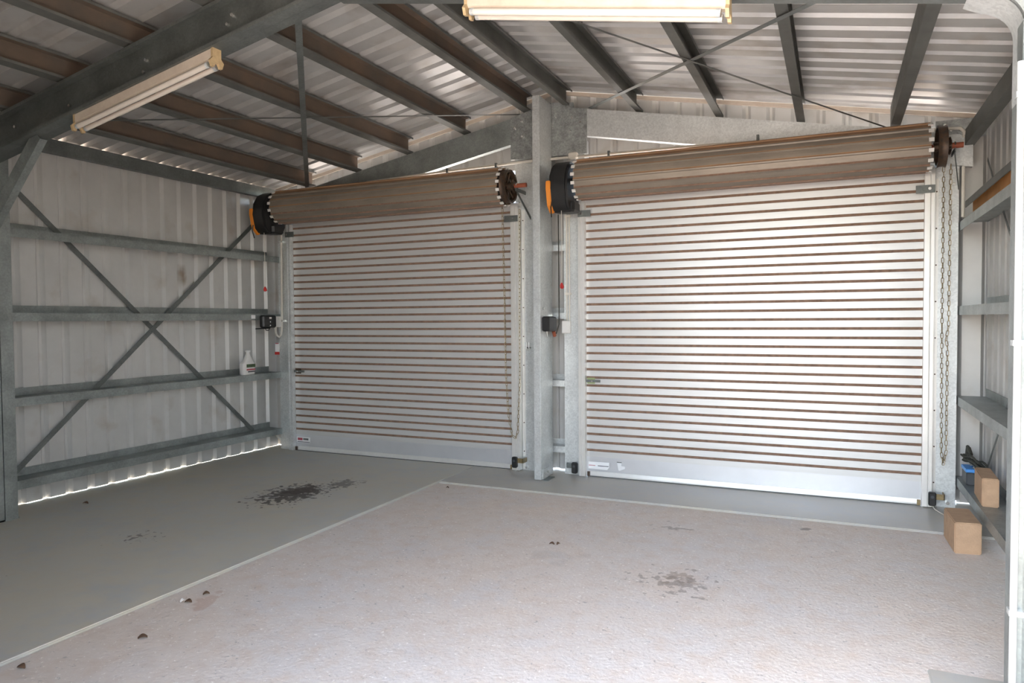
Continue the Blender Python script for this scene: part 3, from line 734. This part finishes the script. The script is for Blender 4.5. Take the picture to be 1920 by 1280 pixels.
hand_chain([[(0.752, 6.34, 2.62), (0.752, 6.34, 1.4), (0.757, 6.34, 0.45), (0.772, 6.345, 0.36), (0.790, 6.35, 0.45), (0.792, 6.35, 1.25), (0.782, 6.35, 1.32), (0.797, 6.35, 1.42), (0.800, 6.35, 2.64)]], 'thin hand chain hanging in front of the right corner jamb', 0.36)

# latches on the doors
def latch(x, z, mt, label):
    t = thing('slide_latch', (x, YD, z - 0.03), label, 'latch', 'door latches')
    ob('plate', MB().box(x - 0.045, x + 0.03, YD - 0.012, YD - 0.001, z - 0.028, z + 0.03), mt, t, bevel=0.003)
    ob('bolt', MB().box(x - 0.06, x + 0.085, YD - 0.022, YD - 0.0125, z - 0.012, z + 0.012), GALVD, t)
    ob('knob', MB().cyl((x + 0.012, YD - 0.022, z), (x + 0.012, YD - 0.05, z), 0.008, 8), BRIGHT, t)
latch(-2.09, 0.912, BRASS, 'greenish slide latch on the right door')
latch(-5.62, 0.92, DKSTEEL, 'dark slide latch on the left door')
# stickers near the floor
st = thing('sticker', (-5.57, YD - 0.003, 0.09), 'white sticker with red print at the foot of the left door', 'sticker')
ob('paper', MB().box(-5.67, -5.475, YD - 0.004, YD - 0.002, 0.098, 0.160), STICK, st)
ob('red_print', MB().box(-5.655, -5.585, YD - 0.0052, YD - 0.0042, 0.122, 0.150), STICKR, st)
ob('grey_print', MB().box(-5.575, -5.50, YD - 0.0052, YD - 0.0042, 0.126, 0.148), GALVD, st)
ob('dark_rule', MB().box(-5.66, -5.48, YD - 0.0052, YD - 0.0042, 0.102, 0.108), STICKD, st)
st = thing('sticker', (-2.03, YD - 0.003, 0.07), 'larger white sticker with a dark line at the foot of the right door', 'sticker')
ob('paper', MB().ext([(-2.128, 0.142), (-1.925, 0.142), (-1.925, 0.098), (-1.945, 0.072), (-2.128, 0.076)], lambda p: (p[0], YD - .002, p[1]), lambda p: (p[0], YD - .004, p[1])), STICK, st)
ob('dark_rule', MB().box(-2.035, -1.93, YD - 0.0052, YD - 0.0042, 0.104, 0.110), STICKD, st)
ob('pale_rule', MB().box(-2.125, -2.06, YD - 0.0052, YD - 0.0042, 0.105, 0.110), STICKR, st)
st = thing('sticker', (-1.81, YD - 0.003, 0.07), 'small torn white sticker at the foot of the right door', 'sticker')
ob('paper', MB().ext([(-1.848, 0.152), (-1.805, 0.150), (-1.806, 0.122), (-1.772, 0.118), (-1.772, 0.098), (-1.825, 0.075), (-1.835, 0.08)], lambda p: (p[0], YD - .002, p[1]), lambda p: (p[0], YD - .004, p[1])), STICK, st)
ob('curled_edge', MB().box(-1.848, -1.804, YD - 0.010, YD - 0.004, 0.152, 0.158), GALVD, st)

# safety sensors at the feet of the guides
def sensor(x, y, z, label, arm):
    t = thing('beam_sensor', (x, y, z - 0.05), label, 'sensor', 'door beam sensors')
    ob('housing', MB().box(x - 0.026, x + 0.026, y - 0.045, y, z - 0.05, z + 0.055, bev=0.008), BLACK, t)
    ob('lens', MB().cyl((x, y - 0.045, z + 0.02), (x, y - 0.048, z + 0.02), 0.012, 10), DKGREY, t)
    ob('bracket', MB().box(x + arm * 0.026, x + arm * 0.085, y - 0.012, y - 0.006, z - 0.005, z + 0.04), CHAIN if arm > 0 else GALVD, t)
    ob('bracket_tab', MB().box(x + arm * 0.080, x + arm * 0.086, y - 0.012, 6.451, z - 0.005, z + 0.04), CHAIN if arm > 0 else GALVD, t)
sensor(-2.862, 6.366, 0.09, 'small black beam sensor at the foot of the left door guide', 1)
sensor(-2.262, 6.43, 0.07, 'small black beam sensor at the foot of the jamb right of the post', -1)
sensor(0.70, 6.366, 0.078, 'small black beam sensor at the foot of the right corner guide', 1)
ob('sensor_wire', MB().tube([(0.70, 6.36, 0.03), (0.715, 6.30, 0.010), (0.75, 6.20, 0.006), (0.81, 5.98, 0.006), (0.85, 5.85, 0.006)], 0.004, 6), CONDUIT, None, 'thin pale wire from the right beam sensor across the floor', 'wire')
# chain hook on the jamb left of the post
hk = thing('chain_hook', (-2.75, 6.44, 1.2), 'small metal chain hook on the jamb left of the post', 'hook')
ob('back_plate', MB().box(-2.775, -2.725, 6.445, 6.451, 1.205, 1.225), GALVD, hk)
for q in (-2.772, -2.757, -2.730): ob('prong', MB().tube([(q, 6.447, 1.212), (q, 6.41, 1.208), (q, 6.408, 1.275)], 0.004, 6), GALV, hk)

# control boxes, switches, conduits
cb = thing('opener_control', (-5.9, 6.2, 1.42), 'black control box on the left wall girt', 'control box')
ob('case', MB().box(-5.90, -5.83, 6.10, 6.31, 1.425, 1.565, bev=0.014), BLACK, cb)
ob('antenna', MB().cyl((-5.87, 6.02, 1.415), (-5.87, 6.24, 1.42), 0.007, 8), BLACK, cb)
ob('drop_lead', MB().tube([(-5.87, 6.16, 1.43), (-5.87, 6.18, 1.395), (-5.87, 6.22, 1.395), (-5.87, 6.24, 1.43)], 0.005, 6), BLACK, cb)
for zz in (1.45, 1.49): ob('button', MB().cyl((-5.83, 6.20, zz), (-5.824, 6.20, zz), 0.007, 8), BRIGHT, cb)
ob('badge', MB().box(-5.8302, -5.829, 6.19, 6.225, 1.525, 1.545), PALE, cb)
tg = ob('paper_tag', MB().box(-5.909, -5.906, 5.995, 6.055, 1.528, 1.568), STICK, None, 'small white tag stuck on the girt left of the control box', 'tag')
wb_ = thing('power_socket', (-5.88, 6.37, 1.42), 'white socket box beside the control box on the left wall', 'socket')
ob('back_box', MB().box(-5.91, -5.87, 6.325, 6.42, 1.43, 1.555, bev=0.006), WHITE, wb_)
ob('face_plate', MB().box(-5.8695, -5.862, 6.33, 6.415, 1.435, 1.55), WHITE, wb_)
ob('switch', MB().box(-5.8618, -5.857, 6.372, 6.385, 1.515, 1.535), PALE, wb_)
lp = [(-5.885, 6.345, 1.43), (-5.885, 6.345, 1.38), (-5.885, 6.36, 1.335), (-5.885, 6.40, 1.315), (-5.88, 6.425, 1.335), (-5.875, 6.432, 1.39), (-5.87, 6.435, 1.5), (-5.86, 6.437, 2.50)]
cdo = thing('flexible_conduit', (-5.87, 6.43, 1.31), 'pale flexible conduit looping up the far left jamb', 'conduit')
ob('pipe', MB().tube(lp, 0.0125, 8), CONDUIT, cdo, smooth=True)
for zz in (1.50, 2.42): ob('saddle', MB().box(-5.89, -5.835, 6.4215, 6.452, zz - 0.012, zz + 0.012), BRIGHT, cdo)
wt = thing('warning_tag', (-5.95, 6.44, 1.1), 'red and white paper tag beside the far left jamb', 'tag')
ob('white_card', MB().box(-5.995, -5.935, 6.452, 6.455, 1.135, 1.245), STICK, wt)
ob('red_band', MB().box(-6.0, -5.93, 6.450, 6.4525, 1.105, 1.138), RED, wt)
ob('red_header', MB().box(-5.99, -5.94, 6.450, 6.4515, 1.232, 1.243), STICKR, wt)
pc = thing('opener_control', (-2.44, 6.2, 1.37), 'black control box on the side of the centre post', 'control box')
ob('case', MB().box(-2.468, -2.395, 6.10, 6.25, 1.385, 1.525, bev=0.012), BLACK, pc)
ob('rear_case', MB().box(-2.468, -2.41, 6.252, 6.34, 1.385, 1.52, bev=0.01), DKGREY, pc)
ob('key_tab', MB().ext([(6.13, 1.385), (6.155, 1.385), (6.165, 1.325), (6.15, 1.345)], lambda p: (-2.44, p[0], p[1]), lambda p: (-2.434, p[0], p[1])), BRIGHT, pc)
ob('cable_gland', MB().cyl((-2.43, 6.30, 1.385), (-2.43, 6.335, 1.34), 0.018, 8), OXIDE, pc)
ob('lead', MB().tube([(-2.42, 6.35, 1.36), (-2.41, 6.40, 1.45), (-2.415, 6.42, 1.7), (-2.42, 6.42, 2.5)], 0.006, 6), ROPE, pc)
pb = thing('power_socket', (-2.345, 6.43, 1.35), 'white socket box on the jamb right of the post', 'socket')
ob('back_box', MB().box(-2.388, -2.303, 6.415, 6.4515, 1.362, 1.482, bev=0.004), WHITE, pb)
ob('face_plate', MB().box(-2.383, -2.308, 6.408, 6.4148, 1.367, 1.477), WHITE, pb)
cv = thing('conduit_pair', (-2.32, 6.44, 1.48), 'two pale cables running down the jamb to the white socket', 'conduit')
for q in (-2.345, -2.318): ob('cable', MB().tube([(q, 6.443, 1.482), (q, 6.443, 2.50)], 0.0075, 8), CONDUIT, cv)
for zz in (1.74, 2.48): ob('saddle', MB().box(-2.362, -2.302, 6.433, 6.4515, zz - 0.01, zz + 0.01), CONDUIT, cv)
# white conduit along the gable above both rolls
def bend(c, r, a0, a1, n, fn): return [fn(c[0] + r * math.cos(a0 + (a1 - a0) * i / n), c[1] + r * math.sin(a0 + (a1 - a0) * i / n)) for i in range(n + 1)]
yc_ = 6.365
pts = [(-4.6, yc_, 2.985), (-3.5, yc_, 3.015), (-2.60, yc_, 3.025), (-1.2, yc_, 3.005), (0.80, yc_, 2.930), (0.86, yc_, 2.925), (0.885, yc_ + .01, 2.90), (0.893, yc_ + 0.05, 2.86), (0.893, yc_ + 0.07, 2.75), (0.893, yc_ + 0.07, 2.26)]
cg = thing('gable_conduit', (-1, yc_, 2.2), 'long pale conduit running above both roller door rolls', 'conduit')
ob('pipe', MB().tube(pts, 0.0125, 10), CONDUIT, cg, smooth=True)
ob('tee_box', MB().box(-2.29, -2.20, yc_ - 0.03, yc_ + 0.018, 3.0, 3.06, bev=0.01), CONDUIT, cg)
for q in (-3.6, -3.05, -1.9, -0.6): ob('saddle', MB().box(q - 0.01, q + 0.01, yc_ - 0.015, yc_ + 0.018, 2.992, 3.04), GALVD, cg)
# pale tube added to show daylight on the right portal column's front edge
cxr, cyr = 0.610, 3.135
cc = thing('column_lit_edge', (cxr, cyr, 0), 'white strip standing in for the daylit front edge of the right hand column', 'conduit')
ob('pipe', MB().tube([(cxr, cyr, 0.0), (cxr + 0.002, cyr, 1.2), (cxr, cyr, 2.42)], 0.0125, 12), LITEDGE, cc, smooth=True)
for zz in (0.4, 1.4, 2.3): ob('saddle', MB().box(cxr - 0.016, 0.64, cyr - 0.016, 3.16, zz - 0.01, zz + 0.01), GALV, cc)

# ------------------------------------------------------------------ fluorescent battens
def batten(x0, x1, label):
    xc = (x0 + x1) / 2; dep = 0.25 if xc < XRIDGE else 0.266
    s = SL if xc < XRIDGE else -SL
    yb = 3.185
    zt = lambda x: raft(x) - dep
    t = thing('fluorescent_batten', (xc, yb, zt(xc) - 0.12), label, 'light', 'fluorescent battens')
    E_ = lambda p, x: (x, yb + p[0], zt(x) + p[1])
    body = [(-0.030, 0), (-0.030, -0.05), (-0.018, -0.066), (0.018, -0.066), (0.030, -0.05), (0.030, 0)]
    ob('body', MB().ext(body, lambda p: E_(p, x0), lambda p: E_(p, x1)), CREAM, t)
    for yy in (-0.030, 0.030):
        a = Vector(E_((yy, -0.088), x0 + 0.02)); b = Vector(E_((yy, -0.088), x1 - 0.02))
        tb = ob('tube', MB().tube([a, b], 0.0165, 12), TUBE, t, smooth=True)
        for e0, e1 in ((a, a + (b - a).normalized() * 0.02), (b - (b - a).normalized() * 0.02, b)):
            ob('end_ferrule', MB().cyl(e0, e1, 0.0175, 12), GALV, tb)
    for xx in (x0, x1):
        d = -0.016 if xx == x0 else 0.016
        sock = [(-0.052, -0.075), (-0.040, -0.108), (-0.020, -0.108), (-0.012, -0.085), (0.012, -0.085), (0.020, -0.108), (0.040, -0.108), (0.052, -0.075), (0.032, -0.052), (0.032, 0.002), (-0.032, 0.002), (-0.032, -0.052)]
        ob('lamp_holder', MB().ext(sock, lambda p: E_(p, xx), lambda p: E_(p, xx + d)), CAP, t)
    return t
batten(-4.63, -3.385, 'grimy twin tube light under the left rafter')
batten(-1.665, -0.428, 'bright twin tube light at the top centre under the right rafter')

# ------------------------------------------------------------------ loose things
# concrete blocks
def block(name, quad, z0, h, label):
    mb = MB().ext(quad, lambda p: (p[0], p[1], z0), lambda p: (p[0], p[1], z0 + h))
    return ob(name, mb, BLOCK, None, label, 'block', 'buff concrete blocks', bevel=0.006)
block('concrete_block', [(0.705, 5.25), (0.857, 5.275), (0.845, 5.665), (0.693, 5.64)], -0.014, 0.20, 'buff concrete block standing on the floor in the right corner')
block('concrete_block', [(0.893, 5.52), (0.988, 5.51), (1.005, 5.90), (0.91, 5.91)], 0.241, 0.19, 'narrow buff concrete block standing on the lowest right girt')
# battery box and dark cable heap behind it
bt = thing('battery_box', (0.955, 6.35, 0.24), 'dark box with blue lid on the right girt behind the block', 'box')
ob('case', MB().box(0.90, 1.01, 6.18, 6.38, 0.241, 0.335, bev=0.008), DKGREY, bt)
ob('lid', MB().box(0.895, 1.015, 6.175, 6.385, 0.336, 0.362, bev=0.005), BLUE, bt)
for q in (6.22, 6.34): ob('terminal', MB().cyl((0.955, q, 0.362), (0.955, q, 0.376), 0.009, 8), GALVD, bt)
hp_ = thing('cable_bundle', (0.95, 6.3, 0.37), 'dark tangle of cables heaped on the blue lidded box', 'cable')
for k in range(8):
    a = random.uniform(-0.5, 0.5); pts = []
    x, y, z = 0.90 + random.uniform(0, .05), 6.42 + random.uniform(-.04, .04), 0.372 + 0.016 + 0.006 * k
    for i in range(8):
        pts.append((x, y, z)); x += 0.012 + random.uniform(-.006, .008); y -= 0.035 + random.uniform(-.01, .01); z += 0.012 * math.sin(i * 0.9 + k) - 0.003
    ob('cable', MB().tube(pts, 0.008, 6), ROPE, hp_, smooth=True)
ob('clamp', MB().tube([(0.93, 6.40, 0.43), (0.935, 6.37, 0.50), (0.945, 6.33, 0.455), (0.94, 6.36, 0.40)], [0.008, 0.014, 0.014, 0.008], 6), ROPE, hp_)
ob('clamp', MB().tube([(0.95, 6.42, 0.42), (0.95, 6.405, 0.485), (0.96, 6.36, 0.44)], [0.008, 0.012, 0.010], 6), DKSTEEL, hp_)
# spray bottle on the left girt
bx_, by_, bz_ = -5.985, 6.0, 0.903
sb = thing('spray_bottle', (bx_, by_, bz_), 'white trigger bottle without its spray head on the left wall girt', 'bottle')
prof = [(0.0, 0.088, 0.036), (0.01, 0.094, 0.040), (0.10, 0.094, 0.040), (0.125, 0.092, 0.040), (0.142, 0.070, 0.038), (0.165, 0.056, 0.034), (0.20, 0.036, 0.026), (0.222, 0.022, 0.020), (0.235, 0.018, 0.018), (0.255, 0.018, 0.018)]
def bottle():
    mb = MB(); n = 16; vs_ = []; fs = []
    for z, a, b in prof:
        cy = by_ + (0.012 if z > 0.13 else 0) * min(1, (z - 0.12) / 0.04 if z > 0.12 else 0)
        for k in range(n):
            c_, s_ = math.cos(2 * PI * k / n), math.sin(2 * PI * k / n)
            q = 0.55
            vs_.append((bx_ + b * math.copysign(abs(s_) ** q, s_), cy + a * math.copysign(abs(c_) ** q, c_), bz_ + z))
    for i in range(len(prof) - 1):
        for k in range(n): fs.append((i * n + k, i * n + (k + 1) % n, (i + 1) * n + (k + 1) % n, (i + 1) * n + k))
    fs.append(tuple(range(n - 1, -1, -1))); fs.append(tuple((len(prof) - 1) * n + k for k in range(n)))
    return mb.add(vs_, fs)
ob('body', bottle(), WHITE, sb, smooth=True)
ob('neck_ring', MB().cyl((bx_, by_ + 0.012, bz_ + 0.252), (bx_, by_ + 0.012, bz_ + 0.270), 0.030, 12), WHITE, sb)
ob('label_green', MB().box(bx_ + 0.0405, bx_ + 0.042, by_ - 0.05, by_ + 0.08, bz_ + 0.082, bz_ + 0.118), GREEN, sb)
ob('label_text_band', MB().box(bx_ + 0.0405, bx_ + 0.042, by_ - 0.05, by_ + 0.08, bz_ + 0.050, bz_ + 0.066), STICKR, sb)
ob('label_text_band', MB().box(bx_ + 0.0405, bx_ + 0.042, by_ - 0.03, by_ + 0.08, bz_ + 0.028, bz_ + 0.040), STICKD, sb)
# brown smudge nest on wall? small dead leaves and chips on the floor
def leaf(x, y, ln, a, mt, label, z=-0.014):
    ln *= 0.7
    mb = MB(); n = 6; vs_ = []
    for i in range(n + 1):
        t = i / n; wv = 0.28 * ln * math.sin(PI * min(1, max(0.03, t))) + 0.002
        cx_, cz_ = ln * (t - 0.5), 0.004 + 0.010 * math.sin(PI * t)
        for s in (-1, 1):
            lx, ly = cx_, s * wv
            vs_.append((x + lx * math.cos(a) - ly * math.sin(a), y + lx * math.sin(a) + ly * math.cos(a), z + cz_ + (0.004 if s > 0 else 0)))
    m0 = len(vs_); vs_ += [(q[0], q[1], q[2] - 0.003) for q in vs_]
    fs = [(2 * i, 2 * i + 1, 2 * i + 3, 2 * i + 2) for i in range(n)] + [(m0 + 2 * i + 2, m0 + 2 * i + 3, m0 + 2 * i + 1, m0 + 2 * i) for i in range(n)]
    fs += [(2 * i, 2 * i + 2, m0 + 2 * i + 2, m0 + 2 * i) for i in range(n)] + [(2 * i + 1, m0 + 2 * i + 1, m0 + 2 * i + 3, 2 * i + 3) for i in range(n)]
    mb.add(vs_, fs); return ob('dead_leaf', mb, mt, None, label, 'leaf', 'debris on the floor')
leaf(-3.165, 2.72, 0.055, 0.4, LEAF, 'dark dead leaf with a pale chip near the slab joint')
leaf(-3.20, 2.715, 0.04, 1.2, PALE, 'pale chip beside the dead leaf near the slab joint')
leaf(-3.165, 2.84, 0.05, 0.9, LEAF, 'dark dead leaf just behind the pale chip')
leaf(-3.01, 2.32, 0.06, 0.9, LEAF, 'thin dead leaf on the dusty floor at lower left')
leaf(-3.24, 1.90, 0.06, 0.2, LEAF, 'dead leaf on the dusty floor at the bottom left corner')
leaf(-1.72, 4.41, 0.05, 0.1, LEAF, 'crumpled dead leaf on the dusty floor in front of the post')
leaf(-1.68, 4.425, 0.04, 1.1, LEAF, 'smaller leaf scrap touching the crumpled dead leaf')
leaf(-5.64, 3.85, 0.07, 0.3, LEAF, 'dead leaf on the sealed slab near the left column', 0.0)
leaf(-3.16, 5.53, 0.035, 0.3, LEAF, 'tiny dead leaf by the corner of the slab joint')
leaf(-5.10, 1.95, 0.05, 0.6, LEAF, 'dead leaf on the sealed slab at lower left', 0.0)
